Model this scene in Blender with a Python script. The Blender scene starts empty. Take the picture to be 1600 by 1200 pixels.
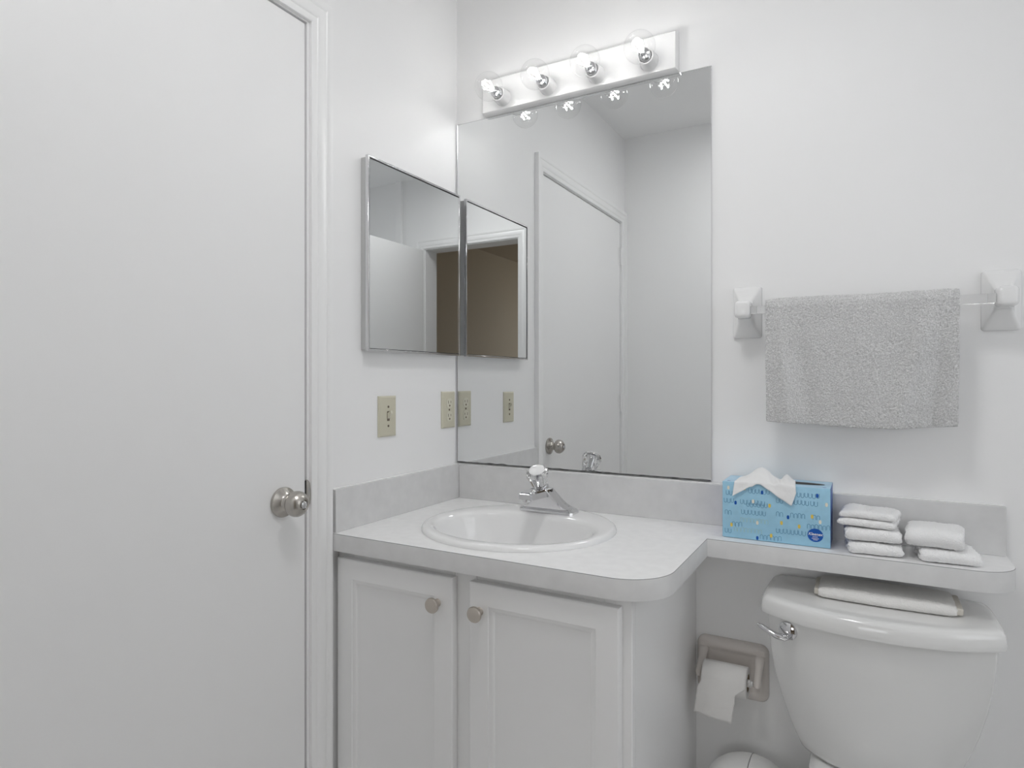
import bpy, bmesh, math, random
from mathutils import Vector, Matrix, noise
scene = bpy.context.scene
COL = scene.collection
PI = math.pi

# ------------------------------------------------------------------ camera
YAW = math.atan(552 / 992)                     # the camera looks left of straight ahead
CAM = Vector((1.0847, -1.6051, 1.225))
cd = bpy.data.cameras.new('camera')
cd.sensor_width = 36.0
cd.lens = 992 / 1600 * 36.0
cd.shift_y = -7 / 1600
cd.clip_start = 0.01
cam = bpy.data.objects.new('camera', cd)
cam.location = CAM
cam.rotation_euler = (PI / 2, 0, YAW)
COL.objects.link(cam)
scene.camera = cam

# ------------------------------------------------------------------ world, lights, exposure
BULB_STRENGTH = 60.0
CEILING_FILL = 26.5  # strength of the added overhead fill
DOORWAY_FILL = 11.0  # power of the added fill coming through the doorway
SIDE_FILL = 2.0  # power of the added fill from the right
w = bpy.data.worlds.new('sky'); scene.world = w; w.use_nodes = True
w.node_tree.nodes['Background'].inputs[0].default_value = (0.93, 0.96, 1.0, 1)
w.node_tree.nodes['Background'].inputs[1].default_value = 1.45
ld = bpy.data.lights.new('doorway_fill', 'AREA'); ld.shape = 'RECTANGLE'; ld.size = 1.3; ld.size_y = 1.3; ld.energy = DOORWAY_FILL
lo = bpy.data.objects.new('doorway_fill', ld); COL.objects.link(lo)
lo.location = (1.05, -5.35, 1.5); lo.rotation_euler = (PI / 2, 0, 0)      # added fill light outside the added bedroom window, shining in (+y)
ls = bpy.data.lights.new('bath_side_fill', 'AREA'); ls.shape = 'RECTANGLE'; ls.size = 0.86; ls.size_y = 0.96; ls.energy = SIDE_FILL
so = bpy.data.objects.new('bath_side_fill', ls); COL.objects.link(so)
so.location = (2.34, -.80, 1.45); so.rotation_euler = (0, PI / 2, 0)      # added fill light outside the added bathroom window, shining in (-x)
vs = scene.view_settings
scene.display_settings.display_device = 'sRGB'
vs.view_transform = 'Standard'; vs.look = 'None'; vs.exposure = 0.07; vs.gamma = 1.0
vs.use_curve_mapping = False
cy = scene.cycles
cy.use_denoising = True
cy.max_bounces = 24; cy.diffuse_bounces = 10; cy.glossy_bounces = 10; cy.transmission_bounces = 12; cy.transparent_max_bounces = 24
cy.sample_clamp_indirect = 30.0
cy.blur_glossy = 0.3

# ------------------------------------------------------------------ materials
def lin(c):
    c = c / 255.0
    return c / 12.92 if c <= 0.04045 else ((c + 0.055) / 1.055) ** 2.4
def rgb(r, g=None, b=None):
    if g is None: g = b = r
    return (lin(r), lin(g), lin(b), 1)
MATS = {}
def mat(name, color, rough=0.5, metal=0.0, bump=0.0, bscale=200.0, coat=0.0, spec=0.5, var=0.0, vscale=30.0, detail=3.0, trans=0.0, ior=1.45):
    m = bpy.data.materials.new(name); m.use_nodes = True
    nt = m.node_tree; b = nt.nodes['Principled BSDF']
    b.inputs['Base Color'].default_value = color
    b.inputs['Roughness'].default_value = rough
    b.inputs['Metallic'].default_value = metal
    b.inputs['Specular IOR Level'].default_value = spec
    b.inputs['Coat Weight'].default_value = coat
    b.inputs['Coat Roughness'].default_value = 0.05
    b.inputs['Transmission Weight'].default_value = trans
    b.inputs['IOR'].default_value = ior
    tc = nt.nodes.new('ShaderNodeTexCoord')
    if bump > 0:
        n = nt.nodes.new('ShaderNodeTexNoise'); n.inputs['Scale'].default_value = bscale; n.inputs['Detail'].default_value = detail
        bp = nt.nodes.new('ShaderNodeBump'); bp.inputs['Strength'].default_value = bump; bp.inputs['Distance'].default_value = 0.002
        nt.links.new(tc.outputs['Object'], n.inputs['Vector']); nt.links.new(n.outputs['Fac'], bp.inputs['Height'])
        nt.links.new(bp.outputs['Normal'], b.inputs['Normal'])
    if var > 0:
        n2 = nt.nodes.new('ShaderNodeTexNoise'); n2.inputs['Scale'].default_value = vscale; n2.inputs['Detail'].default_value = 4
        r = nt.nodes.new('ShaderNodeMapRange')
        r.inputs['From Min'].default_value = 0.3; r.inputs['From Max'].default_value = 0.7
        r.inputs['To Min'].default_value = 1 - var; r.inputs['To Max'].default_value = 1 + var
        mx = nt.nodes.new('ShaderNodeVectorMath'); mx.operation = 'SCALE'; mx.inputs[0].default_value = color[:3]
        nt.links.new(tc.outputs['Object'], n2.inputs['Vector']); nt.links.new(n2.outputs['Fac'], r.inputs['Value'])
        nt.links.new(r.outputs['Result'], mx.inputs['Scale']); nt.links.new(mx.outputs['Vector'], b.inputs['Base Color'])
    MATS[name] = m
    return m
WALL = mat('wall_paint', (0.87, 0.87, 0.87, 1), 0.45, bump=0.06, bscale=420)
CEIL = mat('ceiling_paint', (0.85, 0.85, 0.85, 1), 0.8, bump=0.15, bscale=260)
DOORP = mat('door_paint', (0.87, 0.87, 0.87, 1), 0.38, bump=0.02, bscale=300)
TRIMP = mat('trim_paint', (0.88, 0.88, 0.88, 1), 0.3)
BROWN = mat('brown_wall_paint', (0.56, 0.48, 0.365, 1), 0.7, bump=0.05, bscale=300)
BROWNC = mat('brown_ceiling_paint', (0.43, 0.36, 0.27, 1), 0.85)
CARPET = mat('beige_carpet', (0.33, 0.29, 0.23, 1), 0.95, bump=0.5, bscale=300)
TILE = mat('floor_vinyl', (0.84, 0.835, 0.825, 1), 0.4, var=0.05, vscale=9)
CABP = mat('cabinet_paint', (0.85, 0.85, 0.85, 1), 0.35, bump=0.015, bscale=150)
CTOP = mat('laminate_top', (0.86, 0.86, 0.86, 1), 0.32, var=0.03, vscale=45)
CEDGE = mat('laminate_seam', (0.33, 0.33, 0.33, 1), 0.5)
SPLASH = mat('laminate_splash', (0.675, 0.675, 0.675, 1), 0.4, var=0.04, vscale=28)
PORC = mat('white_porcelain', (0.86, 0.86, 0.86, 1), 0.07, coat=0.3)
TANKP = mat('toilet_china', (0.78, 0.78, 0.772, 1), 0.09, coat=0.3)
CERAM = mat('white_ceramic', (0.82, 0.82, 0.82, 1), 0.12, coat=0.3)
BEIGEC = mat('beige_ceramic', (0.72, 0.675, 0.64, 1), 0.15, coat=0.3)
CHROME = mat('chrome', (0.70, 0.70, 0.71, 1), 0.06, 1.0)
NICKEL = mat('satin_nickel', (0.50, 0.475, 0.44, 1), 0.27, 1.0)
KNOBM = mat('brushed_nickel_knob', (0.58, 0.53, 0.475, 1), 0.3, 1.0)
STEEL = mat('polished_steel_frame', (0.72, 0.72, 0.73, 1), 0.16, 1.0)
MIRROR = mat('mirror_silver', (0.80, 0.81, 0.81, 1), 0.0, 1.0)
DARK = mat('dark_gap', (0.03, 0.03, 0.03, 1), 0.6)
TARN = mat('tarnished_mirror_edge', (0.11, 0.11, 0.11, 1), 0.5, var=0.5, vscale=60)
IVORY = mat('ivory_plastic', (0.60, 0.575, 0.46, 1), 0.35)
IVORYL = mat('pale_ivory_plastic', (0.66, 0.64, 0.53, 1), 0.35)
IVSLOT = mat('brown_slot', (0.14, 0.11, 0.08, 1), 0.6)
ENAMEL = mat('white_enamel', (0.84, 0.84, 0.84, 1), 0.2, coat=0.2)
TERRYW = mat('white_terry', (0.93, 0.93, 0.93, 1), 0.95, bump=1.0, bscale=420, spec=0.1, detail=2)
TERRYG = mat('grey_terry', (0.63, 0.63, 0.63, 1), 0.95, bump=1.0, bscale=330, spec=0.1, var=0.26, vscale=420, detail=2)
TERRYH = mat('woven_hem', (0.76, 0.76, 0.76, 1), 0.9, bump=0.3, bscale=700, spec=0.1)
TOWELW = mat('white_towel', (0.84, 0.83, 0.81, 1), 0.95, bump=0.9, bscale=420, spec=0.1)
TOWELB = mat('beige_hem', (0.66, 0.63, 0.57, 1), 0.9, bump=0.3, bscale=400, spec=0.1)
PAPER = mat('tissue_paper', (0.86, 0.86, 0.86, 1), 0.9, bump=0.15, bscale=250, spec=0.1)
TPAPER = mat('toilet_paper', (0.80, 0.79, 0.775, 1), 0.95, bump=0.35, bscale=500, spec=0.1)
BINP = mat('white_bin_plastic', (0.80, 0.80, 0.79, 1), 0.35)
BOXB = mat('carton_blue', rgb(158, 204, 228), 0.35, var=0.04, vscale=60)
BOXD = mat('carton_deep_blue', rgb(20, 82, 160), 0.35)
BOXL = mat('carton_pale_blue', rgb(178, 216, 240), 0.35)
INK = mat('ink_blue_grey', rgb(92, 146, 182), 0.4)
INKN = mat('ink_navy', rgb(18, 88, 176), 0.4)
INKY = mat('ink_yellow', rgb(228, 200, 92), 0.4)
INKC = mat('ink_cream', rgb(232, 228, 212), 0.4)
WHITEI = mat('ink_white', (0.88, 0.88, 0.88, 1), 0.4)
ACRYL = mat('clear_acrylic', (0.93, 0.93, 0.93, 1), 0.02, trans=1.0, ior=1.49)
CARDB = mat('cardboard_core', (0.36, 0.29, 0.21, 1), 0.9)

def thin_glass(name):
    m = bpy.data.materials.new(name); m.use_nodes = True; nt = m.node_tree; nt.nodes.clear()
    o = nt.nodes.new('ShaderNodeOutputMaterial'); mx = nt.nodes.new('ShaderNodeMixShader')
    t = nt.nodes.new('ShaderNodeBsdfTransparent'); t.inputs[0].default_value = (0.985, 0.985, 0.985, 1)
    g = nt.nodes.new('ShaderNodeBsdfGlossy'); g.inputs['Roughness'].default_value = 0.03
    lw = nt.nodes.new('ShaderNodeLayerWeight'); lw.inputs['Blend'].default_value = 0.5
    pw = nt.nodes.new('ShaderNodeMath'); pw.operation = 'POWER'; pw.inputs[1].default_value = 4.0
    ma = nt.nodes.new('ShaderNodeMath'); ma.operation = 'MULTIPLY_ADD'; ma.inputs[1].default_value = 0.30; ma.inputs[2].default_value = 0.035
    nt.links.new(lw.outputs['Facing'], pw.inputs[0]); nt.links.new(pw.outputs[0], ma.inputs[0])
    nt.links.new(ma.outputs[0], mx.inputs[0]); nt.links.new(t.outputs[0], mx.inputs[1]); nt.links.new(g.outputs[0], mx.inputs[2])
    nt.links.new(mx.outputs[0], o.inputs[0]); return m
def emitter(name, col, s):
    m = bpy.data.materials.new(name); m.use_nodes = True; nt = m.node_tree; nt.nodes.clear()
    o = nt.nodes.new('ShaderNodeOutputMaterial'); e = nt.nodes.new('ShaderNodeEmission')
    e.inputs[0].default_value = col; e.inputs[1].default_value = s; nt.links.new(e.outputs[0], o.inputs[0]); return m
BGLASS = thin_glass('clear_bulb_glass')
FILAM = emitter('glowing_filament', (1, 0.985, 0.96, 1), BULB_STRENGTH)

# ------------------------------------------------------------------ mesh helpers
def NB(): return bmesh.new()
def box(bm, x0, x1, y0, y1, z0, z1, bev=0.0, seg=2, mi=0):
    r = bmesh.ops.create_cube(bm, size=1.0)
    vs_ = r['verts']
    for v in vs_:
        v.co = Vector((x0 + (v.co.x + .5) * (x1 - x0), y0 + (v.co.y + .5) * (y1 - y0), z0 + (v.co.z + .5) * (z1 - z0)))
    fs = {f for v in vs_ for f in v.link_faces}
    for f in fs: f.material_index = mi
    if bev > 0:
        es = list({e for v in vs_ for e in v.link_edges})
        r2 = bmesh.ops.bevel(bm, geom=es, offset=bev, segments=seg, affect='EDGES', profile=0.5)
        for f in r2['faces']: f.material_index = mi
def loft(bm, rings, closed=True, cap0=True, cap1=True, mi=0):
    R = [[bm.verts.new(p) for p in ring] for ring in rings]
    n = len(R[0])
    for a, b in zip(R[:-1], R[1:]):
        for i in range(n if closed else n - 1):
            j = (i + 1) % n
            f = bm.faces.new((a[i], a[j], b[j], b[i])); f.material_index = mi
    if cap0:
        f = bm.faces.new(list(reversed(R[0]))); f.material_index = mi
    if cap1:
        f = bm.faces.new(R[-1]); f.material_index = mi
    return R
def frame_for(d):
    d = Vector(d).normalized()
    u = Vector((0, 0, 1)) if abs(d.z) < .9 else Vector((1, 0, 0))
    a = d.cross(u).normalized(); b = a.cross(d).normalized()
    return d, a, b
def lathe(bm, origin, axis, prof, n=32, mi=0, cap0=True, cap1=True, flute=None):
    """prof: list of (distance along axis, radius)"""
    d, a, b = frame_for(axis); o = Vector(origin); rings = []
    for h, r in prof:
        ring = []
        for k in range(n):
            t = 2 * PI * k / n
            rr = r * (1 + (flute(h, t) if flute else 0))
            ring.append(o + d * h + (a * math.cos(t) + b * math.sin(t)) * max(rr, 1e-5))
        rings.append(ring)
    loft(bm, rings, True, cap0, cap1, mi)
def tube(bm, pts, radii, n=14, mi=0, flat=1.0):
    pts = [Vector(p) for p in pts]
    if not isinstance(radii, (list, tuple)): radii = [radii] * len(pts)
    rings = []; up = None
    for i, p in enumerate(pts):
        t = (pts[min(i + 1, len(pts) - 1)] - pts[max(i - 1, 0)]).normalized()
        if up is None: _, a, b = frame_for(t)
        else:
            a = (up - t * up.dot(t)).normalized(); b = t.cross(a).normalized()
        up = a
        rings.append([p + (a * math.cos(2 * PI * k / n) + b * math.sin(2 * PI * k / n) * flat) * radii[i] for k in range(n)])
    loft(bm, rings, True, True, True, mi)
def prism(bm, poly, z0, z1, holes=(), mi=0, mi_top=None, mi_side=None, mid=None):
    """vertical prism from an outline with optional holes (lists of (x,y))"""
    def cap(z, flip, m):
        allv = []; es = []
        for lp in [mid[0] if mid and not flip else poly] + list(holes):
            v = [bm.verts.new((x, y, z)) for x, y in lp]; allv.append(v)
            for i in range(len(v)): es.append(bm.edges.new((v[i], v[(i + 1) % len(v)])))
        r = bmesh.ops.triangle_fill(bm, edges=es, use_beauty=True, use_dissolve=False)
        for f in r['geom']:
            if isinstance(f, bmesh.types.BMFace):
                f.material_index = m
                f.normal_update()
                if (f.normal.z > 0) == flip: f.normal_flip()
        return allv
    top = cap(z1, False, mi if mi_top is None else mi_top); bot = cap(z0, True, mi)
    for li, (t, b) in enumerate(zip(top, bot)):
        if mid and li == 0:                     # dark laminate seam just below the top edge
            m_ = [bm.verts.new((x, y, mid[1])) for x, y in poly]
            for i in range(len(t)):
                j = (i + 1) % len(t)
                f = bm.faces.new((m_[i], m_[j], t[j], t[i])); f.material_index = 2
            t = m_
        for i in range(len(t)):
            j = (i + 1) % len(t)
            f = bm.faces.new((b[i], b[j], t[j], t[i])); f.material_index = mi if mi_side is None else mi_side
def chaikin(p, it=2):
    for _ in range(it):
        q = []
        for i in range(len(p)):
            a = Vector(p[i]); b = Vector(p[(i + 1) % len(p)])
            q += [a * .75 + b * .25, a * .25 + b * .75]
        p = q
    return p
def rrect(x0, x1, y0, y1, r, n=6):
    o = []
    for cx, cy_, a0 in ((x1 - r, y1 - r, 0), (x0 + r, y1 - r, 90), (x0 + r, y0 + r, 180), (x1 - r, y0 + r, 270)):
        for k in range(n + 1):
            t = math.radians(a0 + 90 * k / n); o.append((cx + r * math.cos(t), cy_ + r * math.sin(t)))
    return o
ROOT = {}
def obj(name, bm, material, parent=None, smooth=40, local=False, recalc=True):
    """link a bmesh as ONE mesh object; vertices come in world coordinates unless local"""
    if recalc: bmesh.ops.recalc_face_normals(bm, faces=bm.faces)
    me = bpy.data.meshes.new(name)
    if parent is not None and not local:
        off = ROOT[parent.name]
        bmesh.ops.translate(bm, verts=bm.verts, vec=-off)
    bm.to_mesh(me); bm.free()
    for m in (material if isinstance(material, (list, tuple)) else [material]): me.materials.append(m)
    if smooth:
        me.polygons.foreach_set('use_smooth', [True] * len(me.polygons))
        me.set_sharp_from_angle(angle=math.radians(smooth))
    o = bpy.data.objects.new(name, me); COL.objects.link(o)
    if parent is not None:
        o.parent = parent; ROOT[o.name] = ROOT[parent.name]
    else:
        ROOT[o.name] = Vector((0, 0, 0))
    return o
def thing(name, label, cat, loc=(0, 0, 0), group=None):
    o = bpy.data.objects.new(name, None); COL.objects.link(o); o.location = loc
    o.empty_display_size = 0.05
    o['label'] = label; o['category'] = cat
    if group: o['group'] = group
    ROOT[o.name] = Vector(loc)
    return o
def tag(o, label, cat, group=None):
    o['label'] = label; o['category'] = cat
    if group: o['group'] = group
    return o
def struct(name, bm, m, label=None, cat=None, parent=None, smooth=40):
    o = obj(name, bm, m, parent, smooth)
    if parent is None:
        o['kind'] = 'structure'
        if label: o['label'] = label
        if cat: o['category'] = cat
    return o

# ------------------------------------------------------------------ room shell
XR, YF, ZC = 2.20, -1.545, 2.46
DL0, DL1, DTOP = -1.485, -0.596, 2.016          # closed left door leaf
b = NB(); box(b, 0, XR, -1.66, 0, -0.1, 0); struct('floor', b, TILE, 'pale vinyl bathroom floor', 'floor')
b = NB(); box(b, -.1, XR + .1, -1.66, .1, ZC, ZC + .1); struct('ceiling', b, CEIL, 'flat white bathroom ceiling', 'ceiling')
b = NB(); box(b, -.1, XR + .1, 0, .1, 0, ZC); struct('wall_back', b, WALL, 'white wall behind the vanity and toilet', 'wall')
b = NB()
box(b, -.1, 0, DL1 + .02, 0, 0, ZC); box(b, -.1, 0, -1.66, DL0 - .02, 0, ZC); box(b, -.1, 0, DL0 - .02, DL1 + .02, DTOP + .02, ZC)
struct('wall_left', b, WALL, 'white wall to the left holding the closed door', 'wall')
WY0, WY1, WZ0, WZ1 = -1.25, -.35, 1.0, 1.95  # opening for the added, unseen side window
b = NB(); box(b, XR, XR + .1, -1.66, WY0, 0, ZC); box(b, XR, XR + .1, WY1, 0, 0, ZC); box(b, XR, XR + .1, WY0, WY1, 0, WZ0); box(b, XR, XR + .1, WY0, WY1, WZ1, ZC)
struct('wall_right', b, WALL, 'white wall at the right end of the bathroom', 'wall')
DW0, DW1, DWT = 0.655, 1.335, 2.035             # doorway the camera looks in from
b = NB()
box(b, 0, DW0, -1.66, YF, 0, ZC); box(b, DW1, XR, -1.66, YF, 0, ZC); box(b, DW0, DW1, -1.66, YF, DWT, ZC)
struct('wall_front', b, WALL, 'white wall with the open doorway', 'wall')
b = NB(); box(b, 1.494, 1.54, YF, YF + .018, 0, ZC); struct('trim_1', b, TRIMP, 'narrow white wall strip beside the open doorway', 'trim')

b = NB()
box(b, XR - .01, XR + .09, WY0, WY0 + .035, WZ0, WZ1); box(b, XR - .01, XR + .09, WY1 - .035, WY1, WZ0, WZ1); box(b, XR - .01, XR + .09, WY0 + .035, WY1 - .035, WZ0, WZ0 + .035)
box(b, XR - .01, XR + .09, WY0 + .035, WY1 - .035, WZ1 - .035, WZ1); box(b, XR + .02, XR + .06, WY0 + .035, WY1 - .035, 1.46, 1.495)
struct('added_window_2', b, TRIMP, 'white framed window added out of view in the right end wall for fill light', 'window')  # added unseen window, lets side fill into the bathroom

# door casings -------------------------------------------------------------
CP = [(0, 0), (0, .008), (.003, .010), (.014, .010), (.018, .0135), (.024, .0145), (.034, .0145), (.040, .0115), (.044, .0155), (.052, .0165), (.056, .016), (.056, 0)]
def casing(bm, fn, a0, a1, ztop):
    """fn(a, z, h) -> point: a runs along the wall, h out of it; U-shaped sweep"""
    rings = []
    rings.append([fn(a1 + w_, 0.0, h) for w_, h in CP])
    rings.append([fn(a1 + w_, ztop + w_, h) for w_, h in CP])
    rings.append([fn(a0 - w_, ztop + w_, h) for w_, h in CP])
    rings.append([fn(a0 - w_, 0.0, h) for w_, h in CP])
    loft(bm, rings)
b = NB(); casing(b, lambda a, z, h: (h + .0003, a, z), DL0 - .004, DL1 + .009, DTOP + .006)
struct('trim_2', b, TRIMP, 'white moulded casing around the closed left door', 'trim')
b = NB(); casing(b, lambda a, z, h: (a, YF + h + .0003, z), DW0 + .012, DW1 - .012, DWT - .012)
struct('trim_3', b, TRIMP, 'white moulded casing around the open doorway', 'trim')
# jambs
b = NB()
box(b, -.1, 0, DL1 + .003, DL1 + .02, 0, DTOP + .02); box(b, -.1, 0, DL0 - .02, DL0 - .003, 0, DTOP + .02); box(b, -.1, 0, DL0 - .003, DL1 + .003, DTOP + .003, DTOP + .02)
box(b, -.1, -.045, DL1 - .01, DL1 + .003, 0, DTOP); box(b, -.1, -.045, DL0 - .003, DL0 + .01, 0, DTOP); box(b, -.1, -.045, DL0, DL1, DTOP - .01, DTOP + .003)
struct('trim_4', b, TRIMP, 'white jamb of the closed left door', 'trim')
b = NB()
box(b, DW0, DW0 + .018, -1.66, YF, 0, DWT); box(b, DW1 - .018, DW1, -1.66, YF, 0, DWT); box(b, DW0 + .018, DW1 - .018, -1.66, YF, DWT - .018, DWT)
struct('trim_5', b, TRIMP, 'white jamb of the open doorway', 'trim')

# closed left door -----------------------------------------------------------
b = NB(); box(b, -.040, -.003, DL0, DL1, .012, DTOP, .0012, 1)
door = struct('door_1', b, DOORP, 'plain flush white door, closed, in the left wall', 'door')
KY, KZ = -.659, .9635
b = NB()
lathe(b, (-.003, KY, KZ), (1, 0, 0), [(0, .0315), (.004, .0325), (.007, .0315), (.010, .026), (.014, .0185), (.017, .0155), (.022, .0145), (.026, .0135)], 40)
rz = obj('knob_rose', b, NICKEL, door)
b = NB()
prof = [(.024, .012), (.027, .0135), (.030, .018), (.033, .0235), (.037, .0262), (.043, .0272), (.049, .0265), (.055, .0235), (.060, .0188), (.0635, .0145), (.0645, .0105), (.0625, .0098), (.0615, .0090)]
lathe(b, (-.003, KY, KZ), (1, 0, 0), prof, 40)
kn = obj('door_knob', b, NICKEL, door)
b = NB(); lathe(b, (-.003, KY, KZ), (1, 0, 0), [(.058, .0078), (.066, .0075), (.0672, .006)], 20)
box(b, .063, .0672, KY - .002, KY + .002, KZ - .0065, KZ + .0065, .0005, 1)
obj('lock_button', b, CHROME, kn)
# strike plate with curled lip on the jamb
b = NB()
ring = []
for z in (-.026, .026):
    pass
rings = []
for k in range(9):
    t = k / 8; zz = KZ + .008 + (t - .5) * .062
    lip = .0105 * math.sin(PI * t) ** .5
    rings.append([(-.004, DL1 + .0016, zz), (.0008 + .004 * math.sin(PI * t), DL1 + .0016 + .001, zz), (.0012 + .005 * math.sin(PI * t), DL1 + .0022 + lip, zz), (.0002 + .0045 * math.sin(PI * t), DL1 + .0034 + lip * .9, zz), (-.004, DL1 + .0029, zz)])
loft(b, rings)
sp = struct('trim_6', b, NICKEL, 'nickel strike plate with curved lip on the door jamb', 'strike plate')
b = NB(); box(b, -.012, -.0022, DL1 + .0002, DL1 + .0015, KZ - .021, KZ + .037)
obj('latch_slot', b, DARK, door)
# white painted hinges, on the far side seen in the mirror
for zc_ in (1.848, 1.104, .25):
    b = NB()
    lathe(b, (.004, DL0 - .0015, zc_ - .043), (0, 0, 1), [(0, .0062), (.016, .0062), (.0165, .0055), (.017, .0062), (.034, .0062), (.0345, .0055), (.035, .0062), (.052, .0062), (.0525, .0055), (.053, .0062), (.07, .0062), (.0705, .0055), (.071, .0062), (.086, .0062)], 16)
    box(b, -.003, -.0018, DL0 - .001, DL0 + .022, zc_ - .043, zc_ + .043)
    obj('hinge', b, TRIMP, door)

# open entry door, standing against the right side of the doorway (seen in the cabinet mirror)
b = NB(); box(b, 1.318, 1.352, YF + .02, YF + .02 + .665, .012, 2.012, .0012, 1)
d2 = struct('door_2', b, DOORP, 'plain white entry door standing open into the bathroom', 'door')
b = NB(); lathe(b, (1.318, YF + .625, KZ), (-1, 0, 0), [(0, .032), (.006, .0325), (.01, .026), (.017, .0155), (.026, .0135), (.03, .018), (.037, .0262), (.043, .0272), (.055, .0235), (.0635, .0145)], 32)
obj('door_knob', b, NICKEL, d2)

# bedroom beyond the doorway ---------------------------------------------------
BY = -5.2
b = NB(); box(b, -1.6, 2.17, BY - .1, -1.66, -.1, 0); struct('floor_bedroom', b, CARPET, 'beige carpet beyond the doorway', 'floor')
b = NB(); box(b, -1.6, 2.17, BY - .1, -1.66, ZC, ZC + .1); struct('ceiling_bedroom', b, BROWNC, 'darker brown ceiling beyond the doorway', 'ceiling')
b = NB(); box(b, 2.17, 2.27, BY - .1, -1.66, 0, ZC); struct('wall_bedroom_right', b, BROWN, 'brown wall seen through the doorway in the cabinet mirror', 'wall')
b = NB(); box(b, -1.7, -1.6, BY - .1, -1.66, 0, ZC); struct('wall_bedroom_left', b, BROWN, 'brown wall left of the room beyond', 'wall')
b = NB()
box(b, -1.6, .4, BY - .1, BY, 0, ZC); box(b, 1.7, 2.17, BY - .1, BY, 0, ZC); box(b, .4, 1.7, BY - .1, BY, 0, .85); box(b, .4, 1.7, BY - .1, BY, 2.15, ZC)
struct('wall_bedroom_back', b, BROWN, 'brown wall with an added window in the room beyond', 'wall')
b = NB(); box(b, -1.6, -.1, -1.76, -1.665, 0, ZC); struct('wall_bedroom_front', b, BROWN, 'brown wall backing the bathroom', 'wall')
b = NB()
box(b, .4, .45, BY - .08, BY + .01, .85, 2.15); box(b, 1.65, 1.7, BY - .08, BY + .01, .85, 2.15); box(b, .45, 1.65, BY - .08, BY + .01, .85, .9)
box(b, .45, 1.65, BY - .08, BY + .01, 2.1, 2.15); box(b, .45, 1.65, BY - .06, BY - .02, 1.48, 1.52)
struct('added_window_1', b, TRIMP, 'white framed bedroom window added out of view for fill light', 'window')  # added unseen window, lets fill in behind the camera

# ------------------------------------------------------------------ ceiling lamp, added out of view as fill
lamp = thing('fill_ceiling_lamp', 'round white ceiling lamp added out of view to even out the bathroom light', 'lamp', (.80, -.98, ZC))
b = NB(); lathe(b, (.80, -.98, ZC), (0, 0, -1), [(0, .165), (.03, .165), (.034, .16), (.034, .15), (.029, .148)], 40); obj('fill_lamp_base', b, ENAMEL, lamp)
b = NB(); lathe(b, (.80, -.98, ZC), (0, 0, -1), [(.0292, .1475), (.031, .146), (.0318, .10), (.032, .002)], 40)
obj('fill_lamp_shade', b, emitter('fill_diffuser', (1, 1, 1, 1), CEILING_FILL), lamp)  # glowing disc of the added lamp, flattens the room light

# ------------------------------------------------------------------ vanity cabinet
CX1, CYF, CZT = .717, -.4975, .831
cab = thing('vanity_cabinet', 'grey painted vanity cabinet with two panelled doors under the sink counter', 'cabinet', (0.36, -.25, 0))
b = NB()
box(b, .001, .012, CYF + .018, -.001, .1, CZT); box(b, CX1 - .012, CX1, CYF + .018, -.001, 0, CZT)
box(b, .012, CX1 - .012, -.012, -.001, .1, CZT); box(b, .012, CX1 - .012, CYF + .018, -.012, .1, .115)
box(b, .001, CX1 - .012, CYF + .06, CYF + .072, 0, .1)
obj('carcass', b, CABP, cab)
b = NB()
for x0, x1, z0, z1 in ((.001, .052, .1, CZT), (CX1 - .052, CX1, 0.1, CZT), (.332, .386, .1, CZT)):
    box(b, x0, x1, CYF, CYF + .018, z0, z1, .0012, 1)
for z0, z1 in ((.1, .15), (.79, CZT)):
    box(b, .052, .332, CYF + .0003, CYF + .018, z0, z1); box(b, .386, CX1 - .052, CYF + .0003, CYF + .018, z0, z1)
obj('face_frame', b, CABP, cab)
def cab_door(x0, x1, z0, z1, knob_x):
    yf = CYF - .0195
    b = NB()
    def rg(i, y): return [(x0 + i, y, z0 + i), (x1 - i, y, z0 + i), (x1 - i, y, z1 - i), (x0 + i, y, z1 - i)]
    rings = [rg(.0, CYF - .0008), rg(.0, yf + .003), rg(.001, yf + .001), rg(.003, yf), rg(.0445, yf), rg(.0455, yf + .0018), rg(.050, yf + .0028), rg(.0545, yf + .0045), rg(.0565, yf + .0075), rg(.0585, yf + .0080)]
    loft(b, rings)
    d = obj('cabinet_door', b, CABP, cab, 25)
    b = NB()
    lathe(b, (knob_x, yf, .757), (0, -1, 0), [(0, .0085), (.002, .0075), (.008, .0062), (.014, .0075), (.016, .0125), (.0185, .0158), (.022, .0162), (.0245, .0148), (.0262, .009), (.0266, .001)], 32)
    obj('knob', b, KNOBM, d)
cab_door(.0155, .3375, .125, .8135, .3005)
cab_door(.3795, .6985, .125, .8135, .4045)

# ------------------------------------------------------------------ countertop
ZT, ZB = .871, .8315
ct = thing('vanity_countertop', 'pale grey laminate countertop running on as a narrow shelf over the toilet', 'countertop', (.66, -.25, ZB))
R1 = .095; XE = .7775; YE = -.529; YS = -.160; XS = 1.333; R2 = .07
outer = [(0.0015, -.0015), (0.0015, YE)]
for k in range(15):
    t = math.radians(-90 + 90 * k / 14); outer.append((XE - R1 + R1 * math.cos(t), YE + R1 + R1 * math.sin(t)))
outer.append((XE, YS))
for k in range(13):
    t = math.radians(-90 + 90 * k / 12); outer.append((XS - R2 + R2 * math.cos(t), YS + R2 + R2 * math.sin(t)))
outer.append((XS, -.0015))
SX, SY, SA, SB = .3575, -.2665, .2335, .2255
hole = [(SX + (SA - .018) * math.cos(2 * PI * k / 64), SY + .006 + (SB - .024) * math.sin(2 * PI * k / 64)) for k in range(64)]
b = NB()
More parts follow.
